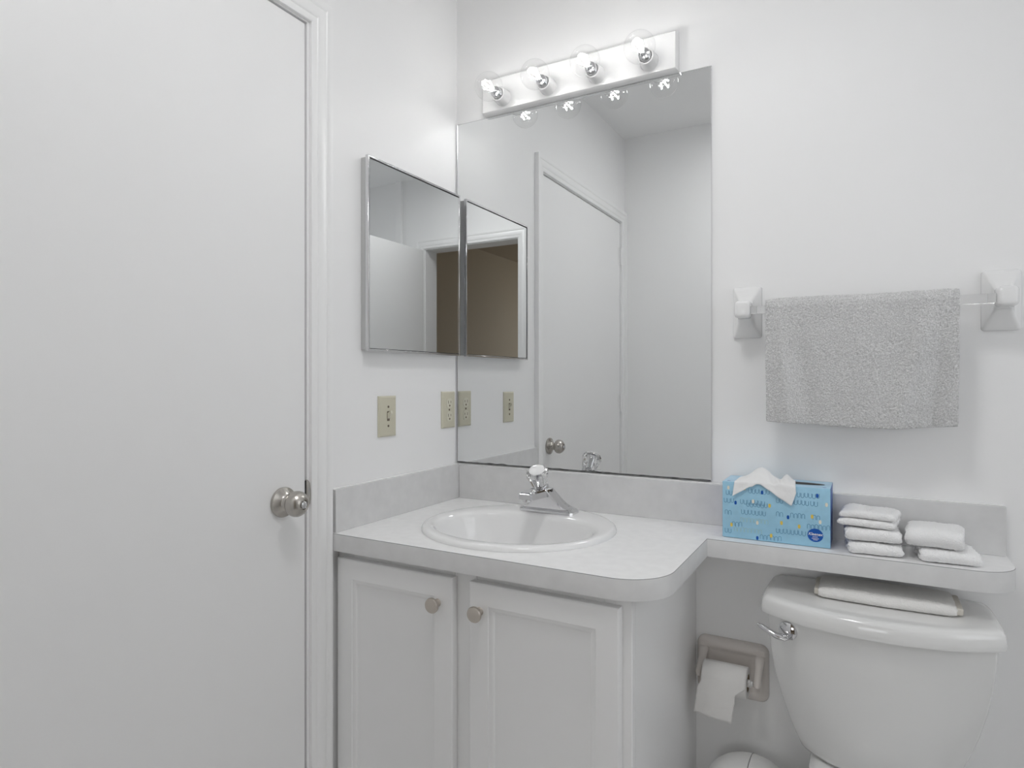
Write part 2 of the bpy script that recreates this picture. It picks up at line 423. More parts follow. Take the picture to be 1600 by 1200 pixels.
def inset_poly(p, d):
    o = []
    n = len(p)
    for i in range(n):
        a = Vector(p[i - 1]); c = Vector(p[i]); e = Vector(p[(i + 1) % n])
        n1 = Vector((-(c - a).y, (c - a).x)).normalized(); n2 = Vector((-(e - c).y, (e - c).x)).normalized()
        m = (n1 + n2); m = m / max(m.length_squared, .2) * 2 * .5 * 2 if False else m.normalized() / max(.3, m.normalized().dot(n1))
        o.append((c.x + m.x * d, c.y + m.y * d))
    return o
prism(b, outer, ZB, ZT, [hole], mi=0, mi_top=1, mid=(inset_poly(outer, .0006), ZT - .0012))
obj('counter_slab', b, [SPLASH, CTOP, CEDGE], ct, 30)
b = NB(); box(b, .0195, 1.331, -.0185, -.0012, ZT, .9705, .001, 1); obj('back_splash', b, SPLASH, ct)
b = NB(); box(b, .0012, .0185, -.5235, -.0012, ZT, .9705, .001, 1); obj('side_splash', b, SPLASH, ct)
b = NB(); box(b, .0012, 1.330, -.0095, -.0012, .9702, .9722, .0008, 1); box(b, .0012, .0105, -.523, -.0096, .9702, .9722, .0008, 1); obj('caulk_highlight', b, TRIMP, ct)  # white caulk strip that puts the splash's bright top edge into colour

# ------------------------------------------------------------------ sink
sink = thing('oval_sink', 'white oval drop-in basin set into the vanity counter', 'sink', (SX, SY, ZT))
def ell(a, bb, oy, z, n=72, back=1.0):
    o = []
    for k in range(n):
        t = 2 * PI * k / n
        s = math.sin(t)
        o.append((SX + a * math.cos(t), SY + oy + bb * (s * back if s > 0 else s), z))
    return o
b = NB()
rings = [ell(SA - .012, SB - .012, 0, ZT + .0003), ell(SA, SB, 0, ZT + .0003), ell(SA, SB, 0, ZT + .004), ell(SA - .002, SB - .002, 0, ZT + .008),
         ell(SA - .006, SB - .006, 0, ZT + .0105), ell(SA - .012, SB - .012, -.002, ZT + .0115), ell(.209, .168, -.026, ZT + .0112), ell(.203, .160, -.030, ZT + .0098), ell(.198, .1545, -.0315, ZT + .007),
         ell(.1945, .1505, -.0315, ZT + .002), ell(.192, .148, -.0315, ZT - .006), ell(.187, .143, -.031, ZT - .025), ell(.176, .132, -.03, ZT - .06), ell(.150, .110, -.03, ZT - .10),
         ell(.105, .075, -.028, ZT - .128), ell(.028, .028, -.025, ZT - .138), ell(.022, .022, -.025, ZT - .141)]
loft(b, rings, True, False, True)
obj('basin', b, PORC, sink, 60)
b = NB(); lathe(b, (SX, SY - .025, ZT - .1406), (0, 0, 1), [(0, .021), (.003, .022), (.004, .018), (.003, .012), (.006, .010), (.007, .001)], 28); obj('drain', b, CHROME, sink)

# ------------------------------------------------------------------ faucet
FX, FZ = .3645, ZT + .0117
fau = thing('faucet', 'chrome single-handle faucet with clear acrylic knob on the sink rim', 'faucet', (FX, -.11, FZ))
b = NB()
YB0, YB1 = -.139, -.082
base = [(-.076, YB0 + .006), (-.07, YB0), (.07, YB0), (.076, YB0 + .006), (.076, YB1 - .012), (.064, YB1), (-.064, YB1), (-.076, YB1 - .012)]
def sc(s, dy, z): return [(FX + x * s, (y - (YB0 + YB1) / 2) * dy + (YB0 + YB1) / 2, z) for x, y in base]
loft(b, [sc(1, 1, FZ - .0006), sc(1, 1, FZ + .005), sc(.93, .82, FZ + .011), sc(.80, .78, FZ + .0135)])
obj('base_plate', b, CHROME, fau, 30)
b = NB()
# swooping body: cross sections in x for growing z, open-fronted arch carrying the spout
secs = [(.0120, .062, .026), (.0165, .052, .0255), (.023, .0440, .025), (.032, .0370, .0245), (.042, .0315, .024), (.052, .0270, .0235), (.060, .0238, .023), (.0645, .0218, .022), (.0668, .0185, .019)]
loft(b, [[(FX + sx * hx, -.1125 + sy * hy - (h / .0668) ** 1.5 * .043, FZ + h) for sx, sy in ((-1, -.86), (-.9, -1), (.9, -1), (1, -.86), (1, .86), (.9, 1), (-.9, 1), (-1, .86))] for h, hx, hy in secs])
obj('body', b, CHROME, fau, 40)
b = NB()
sp_secs = [(-.140, .0222, .0440, .0655), (-.170, .0218, .0465, .0668), (-.200, .0205, .0480, .0672), (-.228, .0190, .0490, .0672), (-.244, .0176, .0500, .0665), (-.2495, .0155, .0520, .0645)]
loft(b, [[(FX + sx * hw, y, FZ + (z0 + z1) / 2 + sz * (z1 - z0) / 2) for sx, sz in ((-1, -1), (1, -1), (1, .55), (.8, 1), (-.8, 1), (-1, .55))] for y, hw, z0, z1 in sp_secs])
lathe(b, (FX, -.236, FZ + .056), (0, 0, -1), [(0, .0105), (.011, .0105), (.0112, .008)], 20)
obj('spout', b, CHROME, fau, 35)
kax = Vector((.004, -.036, .058)).normalized(); ko = Vector((FX + .001, -.161, FZ + .0655))
b = NB(); lathe(b, ko - kax * .004, kax, [(0, .0175), (.006, .016), (.012, .0125), (.016, .0115), (.020, .0115)], 28)
loft(b, [[(FX + x, y, z) for x, y, z in r] for r in ([(-.007, -.139, FZ + .064), (.007, -.139, FZ + .064), (.007, -.124, FZ + .060), (-.007, -.124, FZ + .060)], [(-.004, -.140, FZ + .093), (.004, -.140, FZ + .093), (.004, -.135, FZ + .0915), (-.004, -.135, FZ + .0915)])])
obj('bonnet', b, CHROME, fau)
b = NB(); lathe(b, ko, kax, [(.012, .0195), (.015, .021), (.030, .0235), (.040, .0262), (.046, .0285), (.052, .0285), (.057, .0255), (.060, .021)], 48,
                flute=lambda h, t: .045 * abs(math.cos(6 * t)) - .02)
kb = obj('acrylic_knob', b, ACRYL, fau, 25)
b = NB(); lathe(b, ko, kax, [(.0602, .0205), (.062, .0195), (.0635, .015), (.064, .001)], 32); obj('knob_cap', b, PORC, kb)
b = NB(); lathe(b, ko, kax, [(.012, .0065), (.056, .0085)], 20); obj('knob_core', b, CHROME, kb)
b = NB(); box(b, FX + .0222, FX + .0252, -.150, -.143, FZ + .0575, FZ + .0635); obj('set_screw_recess', b, DARK, fau)

# ------------------------------------------------------------------ wall mirror
mir = thing('wall_mirror', 'large frameless wall mirror above the backsplash, under the light bar', 'mirror', (.38, 0, .975))
b = NB(); box(b, .0055, .7535, -.0055, -.0008, .9765, 1.9945); obj('mirror_glass', b, MIRROR, mir, 0)
b = NB()
box(b, .0035, .0055, -.0068, -.0008, .9745, 1.9955); box(b, .7535, .7552, -.0066, -.0008, .9745, 1.9955); box(b, .0055, .7535, -.0066, -.0008, 1.9945, 1.9958)
obj('edge_channel', b, STEEL, mir, 0)
b = NB()
pts_ = []
random.seed(4)
n = 150
lo_, hi_ = [], []
for i in range(n + 1):
    x = .0055 + (.7535 - .0055) * i / n
    lo_.append((x, -.0062, .9742)); hi_.append((x, -.0062, .9782 + .0022 * max(0, noise.noise(Vector((x * 28, 3, 0)))) * 2))
loft(b, [lo_, hi_], False, False, False)
e = bmesh.ops.extrude_face_region(b, geom=b.faces[:]); bmesh.ops.translate(b, verts=[v for v in e['geom'] if isinstance(v, bmesh.types.BMVert)], vec=(0, .0004, 0))
obj('tarnished_edge', b, TARN, mir, 0)

# ------------------------------------------------------------------ medicine cabinet
MY0, MY1, MZ0, MZ1 = -.4245, -.0225, 1.295, 1.7745
med = thing('medicine_cabinet', 'chrome-framed mirrored medicine cabinet on the left wall', 'medicine cabinet', (0, (MY0 + MY1) / 2, MZ0))
b = NB(); box(b, .0008, .0165, MY0 + .004, MY1 - .004, MZ0 + .004, MZ1 - .004); obj('cabinet_body', b, mat('cabinet_steel', (.55, .55, .55, 1), .45), med)
b = NB(); f = .0055
box(b, .0175, .0272, MY0, MY0 + f, MZ0, MZ1, .0008, 1); box(b, .0175, .0272, MY1 - f, MY1, MZ0, MZ1, .0008, 1)
box(b, .0175, .0272, MY0 + f, MY1 - f, MZ0, MZ0 + f, .0008, 1); box(b, .0175, .0272, MY0 + f, MY1 - f, MZ1 - f, MZ1, .0008, 1)
fr = obj('mirror_frame', b, STEEL, med)
b = NB(); box(b, .018, .0248, MY0 + f, MY1 - f, MZ0 + f, MZ1 - f); obj('mirror_door', b, MIRROR, med, 0)
b = NB()
for y0, y1, z0, z1 in ((MY0 + f, MY0 + f + .0015, MZ0 + f, MZ1 - f), (MY0 + f, MY1 - f, MZ1 - f - .0022, MZ1 - f), (MY0 + f, MY1 - f, MZ0 + f, MZ0 + f + .0015)):
    box(b, .0248, .0256, y0, y1, z0, z1)
obj('gasket', b, DARK, fr)

# ------------------------------------------------------------------ light switch and outlet
def wallplate(bm, y0, y1, z0, z1):
    def rg(i, x): return [(x, y0 + i, z0 + i), (x, y1 - i, z0 + i), (x, y1 - i, z1 - i), (x, y0 + i, z1 - i)]
    loft(bm, [rg(0, .0005), rg(0, .003), rg(.004, .0062), rg(.006, .0066)])
sw = thing('light_switch', 'ivory toggle light switch on the left wall, between door and outlet', 'light switch', (0, -.3255, 1.1305))
b = NB(); wallplate(b, -.3600, -.2915, 1.0775, 1.1825); obj('wall_plate', b, IVORY, sw, 20)
b = NB(); box(b, .0064, .0068, -.3305, -.3205, 1.118, 1.143); obj('toggle_slot', b, IVSLOT, sw, 0)
b = NB(); loft(b, [[(.006, -.329, 1.123), (.006, -.322, 1.123), (.006, -.322, 1.138), (.006, -.329, 1.138)], [(.0185, -.3285, 1.1375), (.0185, -.3225, 1.1375), (.0165, -.3225, 1.145), (.0165, -.3285, 1.145)]])
obj('toggle', b, IVORYL, sw, 30)
for z in (1.1545, 1.105):
    b = NB(); lathe(b, (.0062, -.3255, z), (1, 0, 0), [(0, .0032), (.0012, .003), (.0014, .001)], 14); box(b, .0074, .0078, -.3262, -.3248, z - .0026, z + .0026); obj('screw', b, IVSLOT, sw)
ol = thing('power_outlet', 'ivory two-socket power outlet on the left wall beside the mirror', 'power outlet', (0, -.05, 1.1355))
b = NB(); wallplate(b, -.0838, -.0165, 1.0815, 1.1895); obj('wall_plate', b, IVORY, ol, 20)
for z in (1.155, 1.116):
    b = NB()
    pl = [(y, zz) for y, zz in rrect(-.0645, -.0355, z - .0142, z + .0142, .009, 5)]
    loft(b, [[(.0064, y, zz) for y, zz in pl], [(.0078, y, zz) for y, zz in pl]])
    rc = obj('socket', b, IVORYL, ol, 30)
    b = NB()
    box(b, .0077, .0081, -.0575, -.0557, z - .001, z + .0075); box(b, .0077, .0081, -.0445, -.0427, z, z + .0068)
    lathe(b, (.0077, -.0495, z - .0075), (1, 0, 0), [(0, .003), (.0004, .003)], 12)
    obj('slots', b, IVSLOT, rc, 0)
b = NB(); lathe(b, (.0062, -.05, 1.1355), (1, 0, 0), [(0, .0032), (.0012, .003), (.0014, .001)], 14); obj('screw', b, IVSLOT, ol)

# ------------------------------------------------------------------ vanity light bar
LX0, LX1, LZ0, LZ1 = .1065, .6765, 1.9965, 2.096
bar = thing('vanity_light', 'white light bar with four lit clear globe bulbs above the mirror', 'light fixture', ((LX0 + LX1) / 2, 0, LZ0))
b = NB()
def rg(i, y): return [(LX0 + i, y, LZ0 + i), (LX1 - i, y, LZ0 + i), (LX1 - i, y, LZ1 - i), (LX0 + i, y, LZ1 - i)]
loft(b, [rg(.004, -.0008), rg(.0, -.006), rg(0, -.021), rg(.0018, -.026), rg(.0045, -.0295), rg(.007, -.030)])
obj('back_plate', b, ENAMEL, bar, 25)
BZ = 2.030
bulbs = [.181 + .142 * k for k in range(4)]
for i, x in enumerate(bulbs):
    b = NB(); lathe(b, (x, -.030, BZ), (0, -1, 0), [(0, .0240), (.001, .0240), (.031, .0208), (.0335, .0198), (.0335, .0162), (.02, .0155)], 32)
    obj('socket', b, ENAMEL, bar)
    b = NB()
    c = -.112; R = .0385
    prof = []
    for k in range(25):
        t = math.radians(24 + (180 - 24) * k / 24)
        prof.append((-(c + .030) - R * math.cos(t), R * math.sin(t)))
    prof[0] = (prof[0][0] - .001, .0152)
    lathe(b, (x, -.030, BZ), (0, -1, 0), prof, 40, cap0=False, cap1=False)
    bu = obj('light_bulb', b, BGLASS, bar, 60)
    b = NB(); lathe(b, (x, -.030, BZ), (0, -1, 0), [(.022, .0138), (.032, .0138), (.0325, .0148), (.0365, .0148), (.038, .0140), (.0475, .0145), (.049, .0135), (.050, .009), (.058, .006), (.060, .003)], 24)
    obj('bulb_cap', b, CHROME, bu)
    b = NB()
    for a in range(4):
        t = PI / 4 + a * PI / 2
        d1 = Vector((math.cos(t), 0, math.sin(t)))
        p0 = Vector((x, -.091, BZ)) + d1 * .004; p1 = Vector((x, -.123, BZ)) + d1 * .0125
        tube(b, [p0, p1], .0019, 6)
    obj('filament', b, FILAM, bu, 0)

# ------------------------------------------------------------------ towel bar
tb = thing('towel_bar', 'clear towel bar on two white ceramic posts, right of the mirror', 'towel bar', (1.08, 0, 1.386))
def post(x0, x1):
    xc = (x0 + x1) / 2; z0, z1 = 1.324, 1.446; zc_ = 1.386
    hw = (x1 - x0) / 2; hh = (z1 - z0) / 2; zm = (z0 + z1) / 2
    b = NB()
    def R(hx, hz, zc2, y, r=.006): return [(px, y, pz) for px, pz in rrect(xc - hx, xc + hx, zc2 - hz, zc2 + hz, min(r, hx * .9, hz * .9), 5)]
    loft(b, [R(hw, hh, zm, -.0006), R(hw, hh, zm, -.007), R(hw - .002, hh - .002, zm, -.010), R(hw - .006, hh - .010, zm, -.0145), R(hw - .012, hh - .022, zm, -.021), R(hw - .0155, hh - .033, zm + .0005, -.029),
             R(hw - .0165, hh - .040, zm + .001, -.040), R(hw - .0165, .0195, zc_, -.050, .007), R(hw - .0150, .0195, zc_, -.055, .008), R(hw - .0150, .0195, zc_, -.076, .008), R(hw - .017, .0175, zc_, -.081, .008), R(hw - .021, .013, zc_, -.083, .007)])
    obj('post', b, CERAM, tb, 50)
post(.806, .871); post(1.2915, 1.3565)
BARY, BARZ = -.068, 1.3835
b = NB(); box(b, .845, 1.318, BARY - .009, BARY + .009, BARZ - .009, BARZ + .009, .002, 2); obj('bar', b, ACRYL, tb, 30)

# ------------------------------------------------------------------ cloth helpers
def sheet(path, x0, x1, nx, th, rag=.0, fold=None, seed=0, fuzz=.0, fscale=300, edge=None):
    """path: list of (y,z) profile points (dense); a thick cloth swept along x"""
    b = NB(); n = len(path); T = []
    P = [Vector((0, y, z)) for y, z in path]
    nor = []
    for i in range(n):
        t = (P[min(i + 1, n - 1)] - P[max(i - 1, 0)]).normalized(); nor.append(Vector((0, -t.z, t.y)))
    top, bot = [], []
    for i in range(n):
        rt_, rb_ = [], []
        for j in range(nx + 1):
            u = j / nx; x = x0 + (x1 - x0) * u
            p = P[i].copy(); p.x = x
            q = Vector((p.x * 9 + seed, i / n * 4, seed * 1.7))
            xe = (1 if j == nx else -1 if j == 0 else 0)
            p.x += rag * noise.noise(Vector((i * .55, seed * 3.1 + xe, 0))) * (abs(2 * u - 1) ** 8)
            if fold: p = fold(p, i / (n - 1), u)
            f1 = fuzz * noise.noise(p * fscale + Vector((seed, 0, 0))); f2 = fuzz * noise.noise(p * fscale + Vector((seed, 7, 0)))
            taper = 1 - .55 * (abs(2 * u - 1) ** 14)
            taper *= 1 - .6 * (abs(2 * i / (n - 1) - 1) ** 30)
            rt_.append(b.verts.new(p + nor[i] * (th / 2 * taper + f1))); rb_.append(b.verts.new(p - nor[i] * (th / 2 * taper + f2)))
        top.append(rt_); bot.append(rb_)
    for i in range(n - 1):
        for j in range(nx):
            fc = b.faces.new((top[i][j], top[i][j + 1], top[i + 1][j + 1], top[i + 1][j]))
            b.faces.new((bot[i][j + 1], bot[i][j], bot[i + 1][j], bot[i + 1][j + 1]))
            if edge and edge(i / (n - 1), (j + .5) / nx): fc.material_index = 1
    for i in range(n - 1):
        b.faces.new((top[i + 1][0], bot[i + 1][0], bot[i][0], top[i][0])); b.faces.new((top[i][nx], bot[i][nx], bot[i + 1][nx], top[i + 1][nx]))
    for j in range(nx):
        b.faces.new((top[0][j + 1], top[0][j], bot[0][j], bot[0][j + 1])); b.faces.new((top[-1][j], top[-1][j + 1], bot[-1][j + 1], bot[-1][j]))
    return b
def resample(pts, step):
    pts = [Vector(p) for p in pts]; out = [pts[0]]; acc = 0
    for a, c in zip(pts[:-1], pts[1:]):
        L = (c - a).length; k = max(1, int(round(L / step)))
        for i in range(1, k + 1): out.append(a.lerp(c, i / k))
    return [(p.x, p.y) for p in out]

# ------------------------------------------------------------------ towel hanging on the bar
path = []
for k in range(12): path.append((BARY + .0190, 1.20 + (BARZ - 1.20) * k / 11))
for k in range(1, 14):
    t = PI * k / 14; path.append((BARY + .0190 * math.cos(t), BARZ + .0185 * math.sin(t)))
for k in range(0, 30): path.append((BARY - .0190, BARZ - (BARZ - 1.128) * k / 29))
path = resample(path, .0021)
def towel_fold(p, s, u):
    q = p.copy(); d = max(0.0, (BARZ - .013 - p.z) / .245)
    front = 1.0 if p.y < BARY else -.4
    if d > 0:
        a = .0130 * math.exp(-((u - .86 + .16 * d) / .045) ** 2) * min(1, d * 2.5)
        a -= .0100 * math.exp(-((u - .93 + .05 * d) / .035) ** 2) * min(1, d * 2)
        a += .0090 * math.exp(-((u - .07 - .06 * d) / .04) ** 2) * min(1, d * 2)
        a -= .0080 * math.exp(-((u - .16 - .10 * d) / .05) ** 2) * min(1, d * 2)
        a += .0035 * math.sin(u * 11 + 1) * d + .0025 * min(1, d * 4) * noise.noise(Vector((u * 5, d * 3, 2)))
        q.y -= a * front
        q.x += .006 * d * (0.5 - u)
        if p.y < BARY: q.z -= .008 * d * (math.sin(PI * u) - .3)
    q.z += .0012 * (1 + math.sin(u * 7))
    return q
b = sheet(path, .8885, 1.2475, 190, .0062, rag=.0012, fold=towel_fold, seed=3, fuzz=.0026, fscale=400, edge=lambda s, u: s > .965 or u < .012 or u > .988)
tw = obj('hand_towel', b, [TERRYG, TERRYH], None, 180)
tag(tw, 'grey terry hand towel hanging from the clear towel bar', 'towel')

# ------------------------------------------------------------------ washcloths on the shelf
def cloth(label, group, x, y, z, rz, wx, wy, h, seed, fold_side, tilt=0.0):
    """one folded washcloth: a sheet folded so its rounded fold faces the room"""
    th = h / 2 * .96
    r = th / 2
    pth = []
    y0, y1 = -wy / 2, wy / 2
    s = 1 if fold_side > 0 else -1
    zl, zu = r, h - r
    pth.append((y1 * 1.0 * s, zl))
    for k in range(1, 6): pth.append((s * (y1 + (y0 + r - y1) * k / 6), zl))
    for k in range(0, 9):
        t = -PI / 2 - PI * k / 8
        pth.append((s * (y0 + r + (zu - zl) / 2 * 1.3 * math.cos(t)), (zl + zu) / 2 + (zu - zl) / 2 * math.sin(t)))
    for k in range(1, 7): pth.append((s * (y0 + r + (y1 * .93 - y0 - r) * k / 6), zu))
    pth = resample(pth, .0026)
    def fd(p, si, u):
        q = p.copy()
        e = abs(2 * u - 1)
        q.z += -(.0022 * e ** 4) * (q.z / h) + .0025 * noise.noise(Vector((p.x * 25 + seed, p.y * 25, p.z * 20)))  * (q.z / h + .1)
        q.x += .003 * noise.noise(Vector((p.y * 40, p.z * 60, seed + 5)))
        q.y += .003 * noise.noise(Vector((p.x * 30, p.z * 70, seed + 9)))
        q.z += tilt * p.x * (q.z / h)
        return q
    b = sheet(pth, -wx / 2, wx / 2, int(wx / .0026), th, rag=.004, fold=fd, seed=seed, fuzz=.0016, fscale=380)
    o = obj('washcloth', b, TERRYW, None, 180)
    o.location = (x, y, z); o.rotation_euler = (0, 0, rz)
    tag(o, label, 'washcloth', group)
    return o
G = 'folded washcloths on the shelf'
zs = ZT + .0015
cloth('white folded washcloth at the bottom of the three-high left stack', G, 1.098, -.094, zs, math.radians(6), .094, .088, .0235, 1, 1)
cloth('white folded washcloth in the middle of the three-high left stack', G, 1.096, -.091, zs + .0250, math.radians(2), .098, .086, .0245, 2, 1)
cloth('white folded washcloth lying askew on top of the three-high left stack', G, 1.092, -.088, zs + .0510, math.radians(-8), .102, .086, .0325, 3, -1)
cloth('white folded washcloth at the bottom of the two-high stack by the shelf end', G, 1.223, -.092, zs, math.radians(4), .096, .094, .0235, 4, 1)
cloth('white folded washcloth on top of the two-high stack by the shelf end', G, 1.206, -.086, zs + .0250, math.radians(-6), .094, .088, .0365, 5, 1)

# ------------------------------------------------------------------ tissue box
TX0, TX1, TY0, TY1, TZ0, TZ1 = .8035, 1.0215, -.1250, -.024, ZT + .0008, .9965
tis = thing('tissue_box', 'blue patterned tissue box with a white tissue sticking out, on the shelf', 'tissue box', ((TX0 + TX1) / 2, (TY0 + TY1) / 2, TZ0))
b = NB(); box(b, TX0, TX1, TY0, TY1, TZ0, TZ1, .0012, 2, 0)
b.faces.ensure_lookup_table()
for f_ in b.faces:
    f_.normal_update(); c = f_.calc_center_median()
    if f_.normal.x > .8 or f_.normal.x < -.8: f_.material_index = 1
    elif f_.normal.z > .5: f_.material_index = 2
def flat(poly, mi, y):                          # printed shape on the front panel
    f_ = b.faces.new([b.verts.new((x, y, z)) for x, z in poly]); f_.material_index = mi
    f_.normal_update()
    if f_.normal.y > 0: f_.normal_flip()
W_, H_ = TX1 - TX0, TZ1 - TZ0
def uv(px, py):                                 # panel coordinates, 0..1 from the left and the top
    return TX0 + px * W_, TZ1 - py * H_
def lozenge(px, py, mi, w=.0052, h=.0085):
    x, z = uv(px, py)
    flat([(x + w / 2 * math.copysign(abs(math.cos(t)) ** .7, math.cos(t)), z + h / 2 * math.copysign(abs(math.sin(t)) ** .7, math.sin(t))) for t in [2 * PI * k / 14 for k in range(14)]], mi, TY0 - .0004)
def loop(px, py, up=True, w=.0064, h=.0098, mi=3):
    x, z = uv(px, py); s = 1 if up else -1; lw = .0009
    o1 = []; i1 = []
    for k in range(9):
        t = PI * k / 8
        o1.append((x + w / 2 * math.cos(t), z + s * (h * .2 + w / 2 * math.sin(t)))); i1.append((x + (w / 2 - lw) * math.cos(t), z + s * (h * .2 + (w / 2 - lw) * math.sin(t))))
    o1 = [(x + w / 2, z - s * h / 2)] + o1 + [(x - w / 2, z - s * h / 2)]; i1 = [(x + w / 2 - lw, z - s * h / 2)] + i1 + [(x - w / 2 + lw, z - s * h / 2)]
    for k in range(len(o1) - 1): flat([o1[k], o1[k + 1], i1[k + 1], i1[k]], mi, TY0 - .0003)
rows = [(.14, [(.27, 6), (.72, 6)], False), (.20, [(.05, 2)], False), (.34, [(.03, 3), (.19, 2), (.26, 5)], False), (.27, [(.53, 2), (.66, 5), (.84, 2)], False), (.38, [(.25, 6)], False), (.52, [(.20, 7)], False), (.55, [(.04, 2)], True),
        (.50, [(.53, 2), (.66, 4), (.86, 2)], True), (.66, [(.19, 8)], True), (.66, [(.81, 6)], True), (.79, [(.53, 8)], False), (.75, [(.11, 3)], True), (.84, [(.13, 8)], True), (.93, [(.38, 6)], True), (.88, [(.04, 2)], False)]
for py, runs, up in rows:
    for p0, nn in runs:
        for k in range(nn):
            pale = 3 if py not in (.66, .84) or p0 > .5 else 7
            loop(p0 + k * .034, py + .006 * math.sin(k * 2.1), up, mi=pale)
for px, py, mi in ((.06, .11, 5), (.215, .10, 4), (.385, .15, 6), (.885, .13, 6), (.30, .32, 5), (.455, .37, 4), (.13, .37, 6), (.965, .27, 5), (.625, .54, 6), (.84, .49, 4), (.565, .65, 4), (.34, .69, 5), (.725, .68, 4), (.91, .57, 5), (.09, .77, 4), (.47, .89, 4), (.34, .958, 6)):
    lozenge(px, py, mi)
PALE = mat('ink_pale_yellow', rgb(170, 205, 205), .4)
# slot in the top panel
f_ = b.faces.new([b.verts.new(p) for p in [((TX0 + TX1) / 2 + .01 + .086 * math.copysign(abs(math.cos(t)) ** .6, math.cos(t)), (TY0 + TY1) / 2 + .018 * math.sin(t), TZ1 + .0003) for t in [2 * PI * k / 40 for k in range(40)]]])
f_.material_index = 8
for cxx, cyy in ((TX0 + .012, TY0 + .012), (TX1 - .012, TY0 + .012), (TX0 + .135, TY0 + .012)):
    f_ = b.faces.new([b.verts.new((cxx + .004 * math.cos(t), cyy + .003 * math.sin(t), TZ1 + .0003)) for t in [2 * PI * k / 12 for k in range(12)]]); f_.material_index = 6
ca = obj('carton', b, [BOXB, BOXD, BOXL, INK, INKY, INKC, INKN, PALE, DARK], tis, 30, recalc=False)
# oval brand mark
ox, oz = uv(.868, .80)
b = NB(); loft(b, [[(ox + .0150 * math.cos(2 * PI * k / 40), y, oz + .0140 * math.sin(2 * PI * k / 40)) for k in range(40)] for y in (TY0 - .0003, TY0 - .0008)])
ov = obj('logo_oval', b, INKN, tis, 30)
def text_mesh(name, txt, size, loc, parent, mt, shear=0.0, bold=0.0):
    cu = bpy.data.curves.new(name, 'FONT'); cu.body = txt; cu.size = size; cu.align_x = 'CENTER'; cu.align_y = 'CENTER'; cu.extrude = .0002; cu.shear = shear; cu.offset = bold
    to = bpy.data.objects.new(name, cu); COL.objects.link(to)
    dg = bpy.context.evaluated_depsgraph_get(); me = bpy.data.meshes.new_from_object(to.evaluated_get(dg))
    bpy.data.objects.remove(to); bpy.data.curves.remove(cu)
    me.materials.clear(); me.materials.append(mt)
    me.transform(Matrix.Translation(Vector(loc) - ROOT[parent.name]) @ Matrix.Rotation(PI / 2, 4, 'X'))
    o = bpy.data.objects.new(name, me); COL.objects.link(o); o.parent = parent; ROOT[o.name] = ROOT[parent.name]
    return o
text_mesh('logo_lettering', 'Kleenex', .0082, (ox, TY0 - .0011, oz + .0022), ov, WHITEI, .25, .00012)
b = NB()
for dz, hw in ((-.0034, .0052), (-.0068, .0068), (-.0096, .0042)):
    k = -hw
    while k < hw - .0006:
        wd = .0011; box(b, ox + k, ox + k + wd * .8, TY0 - .0012, TY0 - .0006, oz + dz - .0006, oz + dz + .0006); k += wd * 1.15
obj('small_print', b, WHITEI, ov, 0)
# the tissue: two drooping points and a crumpled middle
b = NB(); NU, NV = 60, 28
grid = []
for i in range(NU + 1):
    u = i / NU; row = []
    for j in range(NV + 1):
        v = j / NV
        x = .836 + .114 * u
        ridge = .003 + .0245 * math.exp(-((u - .385) / .22) ** 2) + .012 * math.exp(-((u - .85) / .08) ** 2) - .003 * math.exp(-((u - .66) / .06) ** 2)
        d1 = .030 * max(0.0, 1 - u / .37); d2 = .041 * max(0.0, 1 - abs(u - .93) / (.50 if u < .93 else .10))
        drop = max(d1, d2)
        k = 1 - v                                # 0 at the slot, 1 at the hem
        ysl, yed = -.074, TY0 - .0014
        reach = .055 + drop                      # length of paper in front of the slot
        dist = k * reach
        flat_ = ysl - yed
        hump = ridge * (1 - min(1.0, dist / flat_)) ** .8
        if dist <= flat_:
            y = ysl - dist; z = TZ1 + .0016 + hump
        else:
            y = yed - .003 * min(1, (dist - flat_) / .02); z = TZ1 + .0016 - (dist - flat_)
        z += .0012 * noise.noise(Vector((u * 9, v * 3, 1))) + .0020 * math.sin(u * 34 + v * 4) * math.exp(-((u - .66) / .16) ** 2) * min(1, v * 2)
        y -= .0015 + .002 * noise.noise(Vector((u * 7, v * 4, 8)))
        x += .006 * k * (u - .5) * 2 - .004 * k * (u < .3)
        row.append(Vector((x, y, z)))
    grid.append(row)
# back flap
G2 = []
for i in range(NU + 1):
    row = []
    top_ = grid[i][NV]
    for j in range(1, 9):
        k = j / 8
        row.append(top_ + Vector((0, .018 * k, -(top_.z - TZ1 - .001) * k ** 1.4)))
    G2.append(row)
V = [[b.verts.new(p) for p in grid[i] + G2[i]] for i in range(NU + 1)]
for i in range(NU):
    for j in range(len(V[0]) - 1): b.faces.new((V[i][j], V[i + 1][j], V[i + 1][j + 1], V[i][j + 1]))
ti = obj('tissue', b, PAPER, tis, 180)
sm = ti.modifiers.new('thickness', 'SOLIDIFY'); sm.thickness = .0005

